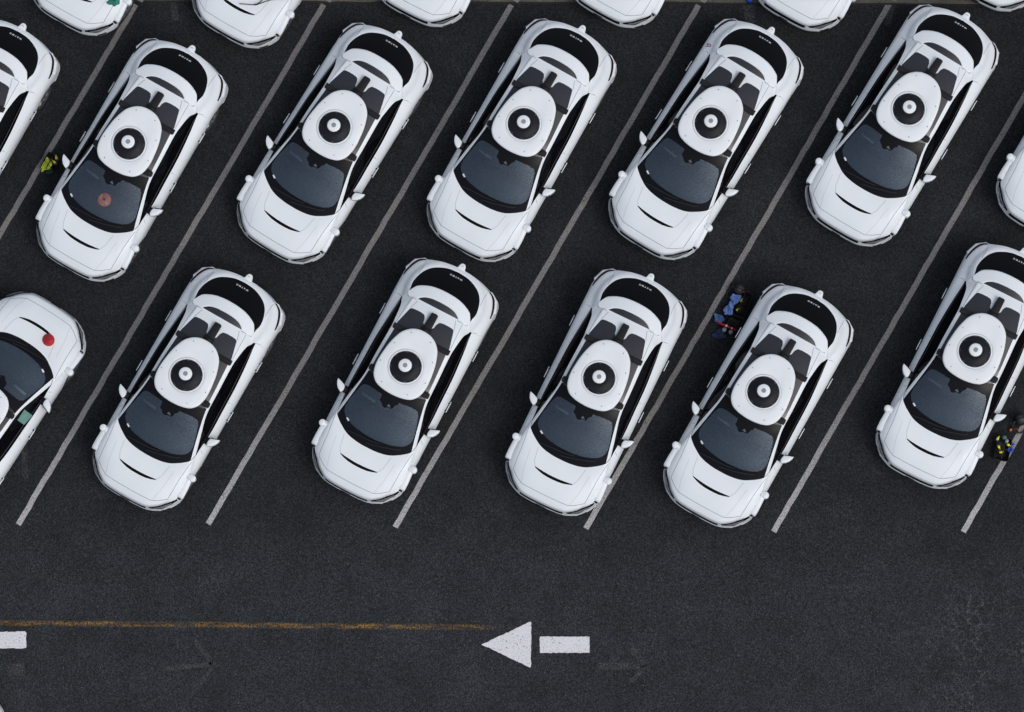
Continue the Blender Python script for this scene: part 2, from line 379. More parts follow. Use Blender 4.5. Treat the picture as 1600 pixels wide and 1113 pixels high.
R2 = [(2.352,0,.54),(2.347,.25,.54),(2.323,.46,.54),(2.250,.635,.53),(2.145,.79,.52),(1.88,.95,.54),(1.6,.955,.52),(1.3,.955,.50),(1.0,.945,.5),(.5,.94,.5),(0,.94,.5),(-.5,.94,.5),(-1,.94,.5),(-1.4,.955,.5),(-1.65,.96,.5),(-1.95,.955,.5),(-2.17,.90,.5),(-2.28,.74,.5),(-2.38,.45,.5),(-2.41,.22,.5),(-2.42,0,.5)]
R1 = [(x*.995, y*.985, .34) for x, y, z in R2]; R0 = [(x*.97, y*.93, .20) for x, y, z in R2]
BW = [(1.445,0,1.02),(1.44,.12,1.02),(1.43,.24,1.021),(1.41,.36,1.024),(1.37,.48,1.03),(1.30,.60,1.036),(1.23,.70,1.043),(1.135,.795,1.053),(1.0,.828,1.034)]
QG = [(-1.40,.745,1.16),(-1.545,.657,1.33),(-1.74,.675,1.25),(-1.93,.635,1.19),(-2.09,.55,1.13),(-2.20,.42,1.10),(-2.285,.22,1.075),(-2.31,0,1.07)]
TG = [(-1.53,.64,1.335),(-1.5,.56,1.37),(-1.49,.46,1.395),(-1.48,.36,1.41),(-1.475,.25,1.425),(-1.47,.13,1.435),(-1.465,0,1.44)]
IR = [(1.135,.792,1.055),(.87,.735,1.18),(.59,.68,1.31),(.34,.635,1.41),(.15,.61,1.465),(0,.597,1.50),(-.2,.59,1.515),(-.74,.555,1.52),(-.91,.56,1.51),(-1.2,.53,1.475),(-1.44,.51,1.42),(-1.52,.50,1.40)]
OR = [(1.0,.822,1.045),(.8,.78,1.15),(.56,.725,1.27),(.33,.672,1.37),(.15,.652,1.42),(0,.648,1.45),(-.2,.645,1.47),(-.74,.625,1.475),(-.96,.635,1.45),(-1.23,.665,1.36),(-1.392,.722,1.22),(-1.545,.657,1.33)]
RAD = .375; WX = (1.47, -1.52)
def interp(tab, x):
    if x <= tab[0][0]: return tab[0][1]
    for (a, va), (b, vb) in zip(tab, tab[1:]):
        if x <= b: return va+(vb-va)*(x-a)/(b-a)
    return tab[-1][1]

def build_car():
    root = empty('parked_car', (0, 0, 0))
    # ---- body shell
    bm = bmesh.new(); NS = 160; rings = [R0, R1, R2, R3, R4, R5]; rows = []
    for i in range(NS+1):
        t = 20*i/NS; col = [cr(r, t) for r in rings]; rows.append([cr(col, 5*k/15) for k in range(16)])
    for r in rows:
        for p in r:
            for wx in WX:
                dx = p.x-wx
                if abs(dx) < RAD and abs(p.y) > .6:
                    az = .35+math.sqrt(RAD**2-dx*dx)
                    if p.z < az: p.z = az; p.y = min(p.y, .955)
    grid(bm, rows, True)
    fr_ = []                                      # hood and fender tops
    for i in range(65):
        t = 8*i/64; a = cr(R5, t); b = cr(BW, t); r = []
        for k in range(17):
            v = k/16; p = a.lerp(b, v); L_ = (a-b).length
            p.z += min(.085, .12*L_)*math.sin(math.pi*min(1, v**.75))*.95
            r.append(p)
        fr_.append(r)
    grid(bm, fr_, True)
    qr = []
    for i in range(57):
        t = 7*i/56; a = cr(R5, 13+t); b = cr(QG, t); L_ = (a-b).length; qr.append([a.lerp(b, k/8)+Vector((0, 0, .10*L_*math.sin(math.pi*k/8))) for k in range(9)])
    grid(bm, qr, True)
    weld(bm); link('body', bm, M['paint'], root)
    # ---- pillars and roof sides
    bm = bmesh.new(); pr = []
    for i in range(89):
        t = 11*i/88; a = cr(IR, t); b = cr(OR, t); pr.append([a.lerp(b, k/4)+Vector((0, 0, .007*math.sin(math.pi*k/4))) for k in range(5)])
    grid(bm, pr, True)
    # little filler behind the side window tip
    for s in (1, -1): bm.faces.new([bm.verts.new(mir(p, s)) for p in ((-1.38, .725, 1.215), (-1.40, .747, 1.158), (-1.55, .66, 1.33))])
    link_each('roof_rail', bm, M['paint'], root)
    # ---- windscreen and roof
    def row(t, n_=28):
        p = cr(IR, t); bow = interp([(0, .31), (1, .265), (2, .21), (3, .16), (4, .12), (6, .06), (10, .01), (11, 0)], t); crown = interp([(0, -.035), (1, .02), (2, .045), (4, .06), (7, .06), (10, .05), (11, .045)], t)
        return [Vector((p.x+bow*(1-abs(w_)**2.6), p.y*w_, p.z+crown*(1-w_*w_))) for w_ in [-1+2*k/n_ for k in range(n_+1)]]
    bm = bmesh.new(); grid(bm, [row(4*i/24) for i in range(25)])
    wind = bm; wbvh = BVHTree.FromBMesh(wind)
    ws = link('windscreen', bm, M['clear'], root)
    bm = bmesh.new(); grid(bm, [row(4+6.28*i/36) for i in range(37)])
    rbvh = BVHTree.FromBMesh(bm); link('roof', bm, M['paint'], root)
    # ---- one height query over the top of the car
    bodybm = bmesh.new(); grid(bodybm, fr_, True); grid(bodybm, qr, True); grid(bodybm, rows, True); grid(bodybm, pr, True)
    # ---- rear window
    rw = bmesh.new(); rg = []
    for i in range(49):
        t = 6*i/48; a = cr(QG, 1+t); b = cr(TG, t); L_ = (a-b).length; rg.append([a.lerp(b, k/10)+Vector((0, 0, -.004+.05*L_*math.sin(math.pi*k/10))) for k in range(11)])
    grid(rw, rg, True); weld(rw); gbvh = BVHTree.FromBMesh(rw)
    rwo = link('rear_window', rw, M['glass'], root)
    bbvh = BVHTree.FromBMesh(bodybm); bodybm.free()
    def h(x, y):
        best = None
        for t in (bbvh, rbvh, wbvh, gbvh):
            hit = t.ray_cast(Vector((x, y, 3)), Vector((0, 0, -1)))[0]
            if hit and (best is None or hit.z > best): best = hit.z
        return best if best is not None else .8
    def overlay(bm, pts, off, cell=.06, s=1):
        b2 = bmesh.new(); b2.faces.new([b2.verts.new((x, y*s, 0)) for x, y in pts])
        xs = [p[0] for p in pts]; ys = [p[1]*s for p in pts]
        for ax, lo, hi in ((0, min(xs), max(xs)), (1, min(ys), max(ys))):
            k = math.ceil(lo/cell)
            while k*cell < hi:
                co = [0, 0, 0]; no = [0, 0, 0]; co[ax] = k*cell; no[ax] = 1
                bmesh.ops.bisect_plane(b2, geom=b2.verts[:]+b2.edges[:]+b2.faces[:], plane_co=co, plane_no=no); k += 1
        mp = {v: bm.verts.new((v.co.x, v.co.y, h(v.co.x, v.co.y)+off)) for v in b2.verts}
        for f in b2.faces:
            try: bm.faces.new([mp[v] for v in f.verts])
            except ValueError: pass
        b2.free()
    def stroke(bm, pts, wd, off=.002, s=1):
        P = []
        for i in range(len(pts)-1):
            a, b = Vector(pts[i]), Vector(pts[i+1]); k = max(1, int((b-a).length/.04)); P += [a.lerp(b, q/k) for q in range(k)]
        P.append(Vector(pts[-1])); prev = None
        for i, p in enumerate(P):
            t = (P[min(i+1, len(P)-1)]-P[max(i-1, 0)]).normalized(); nn = Vector((-t.y, t.x))*wd/2
            a = (p+nn); b = (p-nn); va = bm.verts.new((a.x, a.y*s, h(a.x, a.y*s)+off)); vb = bm.verts.new((b.x, b.y*s, h(b.x, b.y*s)+off))
            if prev: bm.faces.new((prev[0], va, vb, prev[1]))
            prev = (va, vb)
    # ---- roof glass
    bm = bmesh.new()
    G = [(.17, .605), (0, .592), (-.2, .584), (-.74, .549), (-.90, .552), (-1.18, .478), (-1.235, .462), (-1.255, .43), (-1.262, .36), (-1.262, .25), (-1.25, .18), (-1.235, .155), (-1.18, .125), (-1.10, .112), (-1.06, .0)]
    poly = G[:-1]+[(-1.07, .08)]+[(x, -y) for x, y in reversed(G[:-1]+[(-1.07, .08)])]
    # bow the front edge
    fe = [(.15+.12*(1-abs(w_)**2.6), .61*w_) for w_ in [-.96+1.92*k/12 for k in range(13)]]
    poly = poly[1:-1]; overlay(bm, poly+fe, .004, .05); link('roof_glass', bm, M['roofglass'], root)
    # ---- windscreen frit band, camera mask, labels
    def wpt(t, w_):
        p = cr(IR, t); bow = interp([(0, .31), (1, .265), (2, .21), (3, .16), (4, .12)], t)
        return (p.x+bow*(1-abs(w_)**2.6), p.y*w_)
    outer = [wpt(0, -1+2*k/24) for k in range(25)]+[wpt(4*k/14, 1) for k in range(1, 15)]+[wpt(4, 1-2*k/24) for k in range(1, 25)]+[wpt(4-4*k/14, -1) for k in range(1, 14)]
    inner = closed_curve([(1.255, 0), (1.245, .2), (1.21, .40), (1.14, .58), (1.06, .675), (.96, .715), (.85, .71), (.66, .665), (.48, .605), (.425, .55), (.425, .40), (.45, .2), (.46, 0), (.45, -.2), (.425, -.40), (.425, -.55), (.48, -.605), (.66, -.665), (.85, -.71), (.96, -.715), (1.06, -.675), (1.14, -.58), (1.21, -.40), (1.245, -.2)], 96)
    bm = bmesh.new(); c0 = Vector((.82, 0))
    def radial(curve, ang):
        d_ = Vector((math.cos(ang), math.sin(ang))); best = None; m_ = len(curve)
        for i in range(m_):
            a, b = Vector(curve[i])-c0, Vector(curve[(i+1) % m_])-c0; e = b-a; den = d_.x*e.y-d_.y*e.x
            if abs(den) < 1e-9: continue
            t = (a.x*e.y-a.y*e.x)/den; u = (a.x*d_.y-a.y*d_.x)/den
            if t > 0 and -1e-6 <= u <= 1+1e-6 and (best is None or t > best): best = t
        return c0+d_*(best or .5)
    NA = 144; rr = []
    for k in range(NA+1):
        a = 2*math.pi*k/NA; po, pi_ = radial(outer, a), radial(inner, a); r = []
        for q in range(5):
            p = po.lerp(pi_, q/4); p2 = c0+(p-c0)*.997; r.append((p.x, p.y, h(p2.x, p2.y)+.0025))
        rr.append(r)
    grid(bm, rr); overlay(bm, [(.30, -.20), (.52, -.17), (.56, -.175), (.60, -.11), (.645, -.07), (.655, -.02), (.62, .03), (.62, .10), (.585, .125), (.53, .14), (.50, .18), (.30, .20)], .004, .05)
    link('windscreen_border', bm, M['frit'], ws)
    bm = bmesh.new(); overlay(bm, [(.555, .03), (.60, .0), (.605, .085)], .007, .05); link('camera_window', bm, mat('lens_grey', (.10, .11, .125), .3), ws)
    bm = bmesh.new(); overlay(bm, [(1.135, -.60), (1.172, -.54), (1.148, -.522), (1.110, -.582)], .004, .03); link_each('label', bm, M['label'], ws)
    bm = bmesh.new()
    stroke(bm, [(1.38, -.05), (1.33, .2), (1.24, .5), (1.19, .6)], .022, .018); stroke(bm, [(1.33, -.5), (1.32, -.3), (1.31, 0), (1.28, .2)], .022, .022); link_each('wiper', bm, M['black'], ws)
    # ---- side windows
    for s in (1, -1):
        bm = bmesh.new(); rws = []
        for i in range(61):
            x = 1.0-2.393*i/60
            def atx(tab, lo, hi):
                for _ in range(30):
                    mid = (lo+hi)/2
                    if cr(tab, mid).x > x: lo = mid
                    else: hi = mid
                return cr(tab, lo)
            a = atx(OR, 0, 10); b = atx(R5, 8, 13); d_ = (a-b).length
            rws.append([mir(a.lerp(b, k/5)+Vector((0, .03*d_*math.sin(math.pi*k/5), -.004)), s) for k in range(6)])
        grid(bm, rws); sw = link('side_window', bm, M['glass'], root)
        bm = bmesh.new(); tr_ = []
        for r in rws[4:-3]: 
            q = r[5].lerp(r[4], .95); q2 = r[5].lerp(r[4], 1.13); tr_.append([q+Vector((0, 0, .006)), q2+Vector((0, 0, .006))])
        grid(bm, tr_); link('belt_reflection', bm, mat('reflection_grey', (.09, .09, .10), .35) if s > 0 else bpy.data.materials['reflection_grey'], sw)  # grey strip painting the belt line's reflection onto the side glass
    # ---- hood vent, panel gaps
    bm = bmesh.new()
    top = [(1.768, .395), (1.790, .30), (1.806, .20), (1.817, .10), (1.82, 0)]; bot = [(1.838-.0, 0), (1.836, .10), (1.828, .20), (1.806, .30), (1.776, .39)]
    overlay(bm, [(x-.022*(1-(y/.42)**2)-.003, y) for x, y in top]+[(x-.022*(1-(y/.42)**2)-.003, -y) for x, y in reversed(top[:-1])]+[(x+.010*(1-(y/.42)**2)+.002, -y) for x, y in reversed(bot[1:])]+[(x+.010*(1-(y/.42)**2)+.002, y) for x, y in bot], .003, .04)
    link('hood_vent', bm, mat('vent_black', (.003, .003, .003), .8, spec=.1), root)
    bm = bmesh.new()
    for s in (1, -1):
        stroke(bm, [(1.14, .825), (1.35, .80), (1.57, .778), (1.80, .768), (1.98, .755), (2.085, .62), (2.155, .49), (2.166, .30), (2.17, .12), (2.171, 0)], .0065, .002, s)
        stroke(bm, [(-1.40, .765), (-1.425, .82), (-1.42, .89), (-1.39, .94)], .006, .002, s)
        stroke(bm, [(.86, .85), (.90, .90), (.93, .945)], .005, .002, s)
        stroke(bm, [(-.17, .85), (-.19, .93)], .005, .002, s)
        stroke(bm, [(-2.27, .655), (-2.1, .648), (-1.93, .66)], .005, .002, s)
        stroke(bm, [(-.89, .575), (-1.15, .56), (-1.43, .545)], .006, .003, s)
        stroke(bm, [(-1.25, .465), (-1.43, .405)], .006, .003, s)
    link_each('panel_gap', bm, M['seam'], root)
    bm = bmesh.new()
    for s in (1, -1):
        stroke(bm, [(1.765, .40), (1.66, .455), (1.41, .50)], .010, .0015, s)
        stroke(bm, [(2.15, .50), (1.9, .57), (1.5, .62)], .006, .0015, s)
    link_each('hood_crease_shade', bm, M['creaseshade'], root)  # thin grey strips paint the shading of the hood folds
    # ---- front: grille, headlights, bumper strip
    def band(a, b, t0, t1, out_, mirror=True, n_=20, k_=3, z=0):
        bm = bmesh.new(); rws = []
        for i in range(n_+1):
            t = t0+(t1-t0)*i/n_; p, q = cr(a, t), cr(b, t); tg = cr(a, t+.05)-cr(a, t-.05) if t > .06 else cr(a, t+.06)-cr(a, t)
            c_ = Vector((tg.y, -tg.x, 0)).normalized()*out_
            rws.append([p.lerp(q, k/k_)+c_+Vector((0, 0, z)) for k in range(k_+1)])
        grid(bm, rws, mirror); return bm
    link('grille', band(R4, R3, 0, 1.98, .010), M['frit'], root)
    for s in (1, -1):
        bm = bmesh.new()
        for (t0, t1, out_, zz) in ((2.35, 4.95, .010, .004),):
            rws = []
            for i in range(25):
                t = t0+(t1-t0)*i/24; p, q = cr(R4, t), cr(R3, t); c_ = Vector((p.x-1.4, p.y, 0)).normalized()
                wd = .25+.50*math.sin(math.pi*i/24)
                rws.append([mir(p.lerp(q, wd*k/3)+c_*(.006+.016*k/3), s) for k in range(4)])
            grid(bm, rws)
        hl = link('headlight', bm, M['frit'], root)
        bm = bmesh.new(); rws = []
        for i in range(17):
            t = 2.9+1.7*i/16; p, q = cr(R4, t), cr(R3, t); c_ = Vector((p.x-1.4, p.y, 0)).normalized()
            rws.append([mir(p.lerp(q, .22)+c_*.0165+Vector((0, 0, .004)), s), mir(p.lerp(q, .55)+c_*.026, s)])
        grid(bm, rws); link('lamp_lens', bm, M['silver'], hl)
    bm = band(R3, R2, 1.9, 5.0, .010, n_=40); link_each('bumper_corner', bm, M['paint'], root)
    bm = band(R3, R2, .42, 1.9, .008); link_each('bumper_trim', bm, M['paint'], root)
    bm = bmesh.new(); rws = []
    for s in (1, -1):
        rws = []
        for i in range(9):
            t = 3.55+.75*i/8; p, q = cr(R3, t), cr(R2, t); c_ = Vector((p.x-1.4, p.y, 0)).normalized()
            rws.append([mir(p.lerp(q, .45)+c_*.0215, s), mir(p.lerp(q, .98)+c_*.017, s)])
        grid(bm, rws)
    link_each('bumper_intake', bm, M['black'], root)
    bm = bmesh.new(); box(bm, (2.37, 0, .50), (.035, .17, .10), bev=.006); link('plate_holder', bm, M['black'], root)
    # lower cladding
    bm = bmesh.new()
    rws = []
    for i in range(161):
        t = 20*i/160; col = []
        for r, z in ((R0, -.01), (R1, 0), (R1, .06)):
            p = cr(r, t); dd = Vector((p.x*.25, p.y, 0)).normalized()*.008; p = p+dd; p.z += z
            for wx in WX:
                dx = p.x-wx
                if abs(dx) < RAD and p.z < .35+math.sqrt(RAD**2-dx*dx): p.z = .35+math.sqrt(RAD**2-dx*dx)
            col.append(p)
        rws.append(col)
    grid(bm, rws, True); link('lower_cladding', bm, M['black'], root)
    # underside
    bm = bmesh.new(); box(bm, (0, 0, .34), (4.2, 1.2, .26)); link('underbody', bm, M['black'], root, False)
    bm = bmesh.new()
    for wx in WX:
        for s in (1, -1):
            box(bm, (wx, s*.72, .745), (.74, .42, .02))
    link_each('wheel_liner', bm, M['black'], root, False)
    # ---- tail lights and rear bumper ledge
    for s in (1, -1):
        def tp(t, k): 
            p = cr(R4, t); return p, Vector((p.x+1.35, p.y, 0)).normalized()
        bm = bmesh.new(); rws = []
        for i in range(25):
            t = 14.7+2.5*i/24; p, dn = tp(t, 0); wd = .036*math.sin(math.pi*(.06+.88*i/24))**.5
            rws.append([mir(p-dn*.004+Vector((0, 0, .012)), s), mir(p+dn*wd*.5+Vector((0, 0, .014)), s), mir(p+dn*wd+Vector((0, 0, .004)), s)])
        grid(bm, rws); tl = link('tail_light', bm, M['frit'], root)
        bm = bmesh.new(); rws = []
        for i in range(13):
            t = 15.3+1.5*i/12; p, dn = tp(t, 0)
            rws.append([mir(p+dn*.014+Vector((0, 0, .0165)), s), mir(p+dn*.020+Vector((0, 0, .0165)), s)])
        grid(bm, rws); link('lamp_lens', bm, M['red'], tl)
    bm = bmesh.new(); rws = []
    LP = [cr(R4, 14.78)+Vector((0, .006, 0)), Vector((-1.915, .935, .87)), Vector((-1.972, .975, .85)), Vector((-2.185, .892, .84)), Vector((-2.292, .725, .86)), cr(R4, 17.32)+Vector((-.004, 0, 0))]
    LPt = [14.78, 14.98, 15.2, 16.2, 17.1, 17.32]
    for i in range(107):
        t = 14.7+5.3*i/106; p = cr(R4, t); q = cr(R3, t); q2 = cr(R2, t); dn = Vector((p.x+1.35, p.y, 0)).normalized()
        if LPt[0] < t < LPt[-1]:
            k = max(j for j in range(5) if LPt[j] <= t); o_ = LP[k].lerp(LP[k+1], (t-LPt[k])/(LPt[k+1]-LPt[k]))
            d_ = max(0, (Vector((o_.x, o_.y, 0))-Vector((p.x, p.y, 0))).dot(dn)); ee = min(.034, d_*.5)
            rws.append([p+dn*ee*.8+Vector((0, 0, -.02)), p+dn*ee+Vector((0, 0, -.004)), o_, Vector((o_.x, o_.y, .74))-dn*.008, q2+dn*.012])
        else: rws.append([p+dn*.002+Vector((0, 0, -.012)), p+dn*.004+Vector((0, 0, -.01)), p+dn*.006+Vector((0, 0, -.05)), q+dn*.008, q2+dn*.006])
    grid(bm, rws, True); weld(bm, .001); link('rear_bumper', bm, M['paint'], root)
    # ---- spoiler
    slot = [(0, -1.600), (.16, -1.594), (.26, -1.578), (.33, -1.552), (.38, -1.520), (.42, -1.482), (.437, -1.452), (.45, -1.445), (.60, -1.445), (.63, -1.455), (.65, -1.50), (.66, -1.535)]
    trl = [(0, -1.83), (.1, -1.828), (.2, -1.82), (.3, -1.805), (.4, -1.775), (.47, -1.745), (.53, -1.715), (.575, -1.68), (.61, -1.62), (.64, -1.565), (.66, -1.54)]
    ys = [0, .04, .08, .12, .16, .20, .24, .28, .31, .34, .37, .39, .41, .425, .437, .445, .46, .50, .54, .57, .60, .62, .635, .65, .658]
    rt, rb = [], []
    for y in ys:
        a, b = interp(slot, y), interp(trl, y); z0 = 1.482-.30*y*y; r = []
        for k in range(9):
            v = k/8; x = a+(b-a)*v; z = z0-(-1.445-x)*.16-.004*v*v
            r.append(Vector((x, y, z+.006)))
        rt.append(r); rb.append([p-Vector((0, 0, .028)) for p in r])
    bm = bmesh.new(); grid(bm, rt, True); grid(bm, rb, True)
    grid(bm, [[a[-1], b[-1]] for a, b in zip(rt, rb)], True); grid(bm, [[a[0], b[0]] for a, b in zip(rt, rb)], True)
    weld(bm); sp = link('spoiler', bm, M['paint'], root)
    bm = bmesh.new()
    rws = [[Vector((interp(slot, y)-.02, y, 1.482-.30*y*y-.035)), Vector((-1.44, y, 1.46-.30*y*y-.012))] for y in [.43*k/12 for k in range(13)]]
    grid(bm, rws, True); link('spoiler_slot', bm, M['roofglass'], sp)
    bm = bmesh.new(); stroke(bm, [(-1.445, .44), (-1.447, .53), (-1.447, .60), (-1.46, .645)], .007, .012); stroke(bm, [(-1.445, .44), (-1.447, .53), (-1.447, .60), (-1.46, .645)], .007, .012, -1)
    link_each('panel_gap', bm, M['seam'], sp)
    # ---- lettering on the rear window
    fc = bpy.data.curves.new('txt', 'FONT'); fc.body = 'WAYMO'; fc.size = .048; fc.offset = .001; fc.space_character = 1.65; fc.align_x = 'CENTER'; fc.align_y = 'CENTER'
    fo = bpy.data.objects.new('txt', fc); COL.objects.link(fo); bpy.context.view_layer.update()
    me = bpy.data.meshes.new_from_object(fo.evaluated_get(bpy.context.evaluated_depsgraph_get())); bpy.data.objects.remove(fo); me.name = 'lettering'
    b2 = bmesh.new(); b2.from_mesh(me)
    ye = max(abs(v.co.x) for v in b2.verts); k = .132/ye
    for v in b2.verts:                 # reads from behind: +x(text) -> -y(car), +y(text) -> +x(car)
        x, y = -2.205+v.co.y*.9, -v.co.x*k
        x += .10*y*y*3.0*.5
        v.co = Vector((x, y, h(x, y)+.003))
    b2.to_mesh(me); b2.free(); me.materials.clear(); me.materials.append(M['letter'])
    o = bpy.data.objects.new('lettering', me); COL.objects.link(o); o.parent = rwo
    # ---- mirrors, handles, fender sensors
    for s in (1, -1):
        mo = [(.53, 1.088), (.55, 1.02), (.585, .93), (.605, .905), (.66, .895), (.71, .90), (.742, .925), (.735, .955), (.70, 1.01), (.645, 1.055), (.58, 1.083)]
        bm = bmesh.new(); prism(bm, [(x, y*s) for x, y in mo], 1.0, 1.135, .022); sm = link('side_mirror', bm, M['paint'], root)
        bm = bmesh.new(); box(bm, (.655, s*.875, 1.045), (.14, .12, .05), bev=.012); link('mirror_arm', bm, M['black'], sm)
        bm = bmesh.new(); prism(bm, [(x, y*s) for x, y in [(.528, 1.09), (.582, .93), (.572, .925), (.515, 1.085)]], .99, 1.12); link('mirror_glass', bm, M['glass'], sm, False)
        for x0 in (.03, -1.065):
            bm = bmesh.new(); box(bm, (x0, s*.997, .80), (.225, .016, .03), bev=.005); dh = link('door_handle', bm, M['paint'], root)
            bm = bmesh.new(); box(bm, (x0-.07, s*.975, .80), (.03, .035, .02)); box(bm, (x0+.08, s*.975, .80), (.03, .035, .02)); link_each('handle_stalk', bm, M['black'], dh)
        bm = bmesh.new(); rws = []
        prof = [(1.45, .86, .985, .935), (1.50, .86, .99, .925), (1.65, .862, 1.0, .885), (1.80, .862, 1.0, .845), (1.838, .862, .992, .82), (1.842, .865, .98, .76)]
        for x, y0, y1, z in prof:
            rws.append([mir(Vector(p), s) for p in ((x, y0-.02, z-.02), (x, y0+.015, z+.0), (x, (y0+y1)/2, z+.0), (x, y1-.012, z-.008), (x, y1, z-.03), (x, y1-.01, z-.17), (x, y0, z-.22))])
        grid(bm, rws)
        bm.faces.new([bm.verts.new(p) for p in rws[-1]]); bm.faces.new([bm.verts.new(p) for p in rws[0]])
        fs = link('fender_sensor', bm, M['paint'], root)
        bm = bmesh.new(); lathe(bm, [(.064, .76), (.068, .92), (.064, .955), (.050, .966), (0, .969)], (1.405, s*.975, 0), 28)
        box(bm, (1.405, s*.915, .895), (.128, .13, .135), bev=.02); link('sensor_head', bm, M['plate'], fs)
        bm = bmesh.new(); box(bm, (1.857, s*.905, .74), (.03, .10, .12), bev=.005); link('sensor_face', bm, M['black'], fs, False)
    # ---- wheels
    for wx in WX:
        for s in (1, -1):
            bm = bmesh.new(); lathe(bm, [(r_, z_*s) for r_, z_ in [(.20, -.11), (.34, -.115), (.365, -.09), (.368, .08), (.35, .105), (.255, .11), (.25, .03), (.20, .02)]], (wx, s*.83, .368), 40, 'Y'); wo = link('wheel', bm, M['tyre'], root)
            bm = bmesh.new(); lathe(bm, [(r_, z_*s) for r_, z_ in [(.247, .04), (.249, .098), (.236, .102), (.222, .04), (.08, .04), (.065, .085), (0, .087)]], (wx, s*.83, .368), 40, 'Y')
            for k in range(5):
                a = k*2*math.pi/5; c_ = Vector((wx+.14*math.cos(a), s*(.83+.085), .368+.14*math.sin(a)))
                vs0 = len(bm.verts); box(bm, (0, 0, 0), (.20, .03, .045)); bm.verts.ensure_lookup_table()
                mt = Matrix.Translation(c_) @ Matrix.Rotation(-a, 4, 'Y')
                for v in bm.verts[vs0:]: v.co = mt @ v.co
            link('rim', bm, M['rim'], wo)
    # ---- cabin
    bm = bmesh.new()
    grid(bm, [[Vector((x, .70*w_*(1 if x > .6 else .9), z-.03*w_*w_)) for w_ in [-1+k/5 for k in range(11)]] for x, z in ((1.42, .98), (1.25, 1.0), (1.05, 1.0), (.85, .985), (.72, .95), (.66, .80))])
    link('dashboard', bm, M['dash'], root)
    bm = bmesh.new(); box(bm, (-.1, 0, .62), (2.2, 1.4, .08))
    for s in (1, -1):
        box(bm, (.05, s*.36, .72), (.55, .50, .16), bev=.04); box(bm, (-.25, s*.36, 1.0), (.16, .48, .62), bev=.05)
    link_each('seat', bm, M['seat'], root)
    bm = bmesh.new(); box(bm, (.60, -.40, 1.22), (.05, .30, .02), R(-8), bev=.008); link('pale_bar', bm, mat('pale_bar_grey', (.16, .19, .19), .7), root)  # added pale bar imitating a light patch behind the windscreen
    bm = bmesh.new(); P = [(.56+.02*math.sin(a), .36+.18*math.cos(a), 1.0+.17*math.sin(a)) for a in [2*math.pi*k/24 for k in range(25)]]; tube(bm, P, .015, 6); link('steering_wheel', bm, M['black'], root)
    # ---- roof bars and sensor unit
    bm = bmesh.new()
    for s in (1, -1):
        prism(bm, [(x, y*s) for x, y in [(-.755, .2), (-.755, .57), (-.765, .592), (-.80, .598), (-.865, .592), (-.862, .56), (-.862, .2)]], 1.50, 1.575, .012)
    box(bm, (-.808, 0, 1.558), (.10, .42, .035)); link_each('roof_bar', bm, M['black'], root)
    bm = bmesh.new()
    for s in (1, -1):
        prism(bm, [(x, y*s) for x, y in [(.03, .40), (.03, .59), (.04, .628), (.09, .638), (.14, .628), (.15, .59), (.165, .40)]], 1.44, 1.55, .012)
    link_each('roof_bar', bm, M['black'], root)
    bm = bmesh.new(); prism(bm, [(-1.335, -.055), (-1.348, -.045), (-1.35, .045+.01), (-1.335, .07+.01), (-.90, .085), (-.90, -.085), (-1.10, -.075)], 1.50, 1.60, .012); 
    box(bm, (-.98, 0.0, 1.60), (.12, .20, .05), bev=.012); link('cable_cover', bm, M['black'], root)
    po = [(.388, 0), (.378, .15), (.353, .27), (.305, .38), (.20, .472), (.06, .515), (-.10, .525), (-.3, .505), (-.45, .480), (-.6, .437), (-.74, .375), (-.85, .27), (-.913, .15)]
    po = po+[(-.935, 0)]+[(x, -y) for x, y in reversed(po[1:])]
    pc = closed_curve(po, 96)
    bm = bmesh.new(); prism(bm, [((x+.2)*.985-.2, y*.97) for x, y in pc], 1.555, 1.70); 
    link('sensor_skirt', bm, M['black'], root)
    bm = bmesh.new(); cx = -.185
    lv = [(1.0, 1.685), (1.012, 1.70), (1.010, 1.722), (.99, 1.738), (.96, 1.744), (.84, 1.751), (.74, 1.755)]
    rws = [[Vector((cx+(x-cx)*k, y*k, z)) for x, y in pc+pc[:1]] for k, z in lv]
    ringc = [Vector((cx+.345*math.cos(math.atan2(y, x-cx)), .345*math.sin(math.atan2(y, x-cx)), 1.758)) for x, y in pc+pc[:1]]
    rws.append(ringc)
    for rr_, z in ((.334, 1.752), (.329, 1.764), (.322, 1.767), (.308, 1.767), (.301, 1.758), (.298, 1.73)):
        rws.append([Vector((cx+rr_*math.cos(math.atan2(y, x-cx)), rr_*math.sin(math.atan2(y, x-cx)), z)) for x, y in pc+pc[:1]])
    grid(bm, rws); weld(bm, .0005); pl = link('sensor_plate', bm, M['plate'], root)
    bm = bmesh.new()
    for x, y in ((-.81, -.205), (-.49, -.40), (-.08, -.475), (.27, -.27), (.27, .275), (-.08, .475), (-.49, .41), (-.81, .205)):
        lathe(bm, [(.0085, 1.742), (.0085, 1.757), (0, 1.758)], (x, y, 0), 10)
    link_each('screw', bm, M['grey'], pl)
    bm = bmesh.new(); g1, g2 = [], []
    for k in range(97):
        a = 2*math.pi*k/96; g1.append(Vector((cx+.342*math.cos(a), .342*math.sin(a), 1.7585))); g2.append(Vector((cx+.334*math.cos(a), .334*math.sin(a), 1.7575)))
    grid(bm, [g1, g2]); weld(bm, .0002); link('ring_gap', bm, mat('soft_gap', (.42, .435, .45), .8), pl)
    bm = bmesh.new(); lathe(bm, [(.299, 1.70), (.298, 1.748), (.290, 1.760), (.270, 1.770), (.215, 1.79), (.165, 1.81), (.142, 1.84), (.132, 1.935), (.125, 1.955)], (cx, 0, 0), 72)
    li = link('lidar', bm, M['dome'], root)
    bm = bmesh.new()
    for k in range(8):
        a = (k+.5)*math.pi/4; box(bm, (cx+.281*math.cos(a), .281*math.sin(a), 1.768), (.02, .055, .014), a, bev=.003)
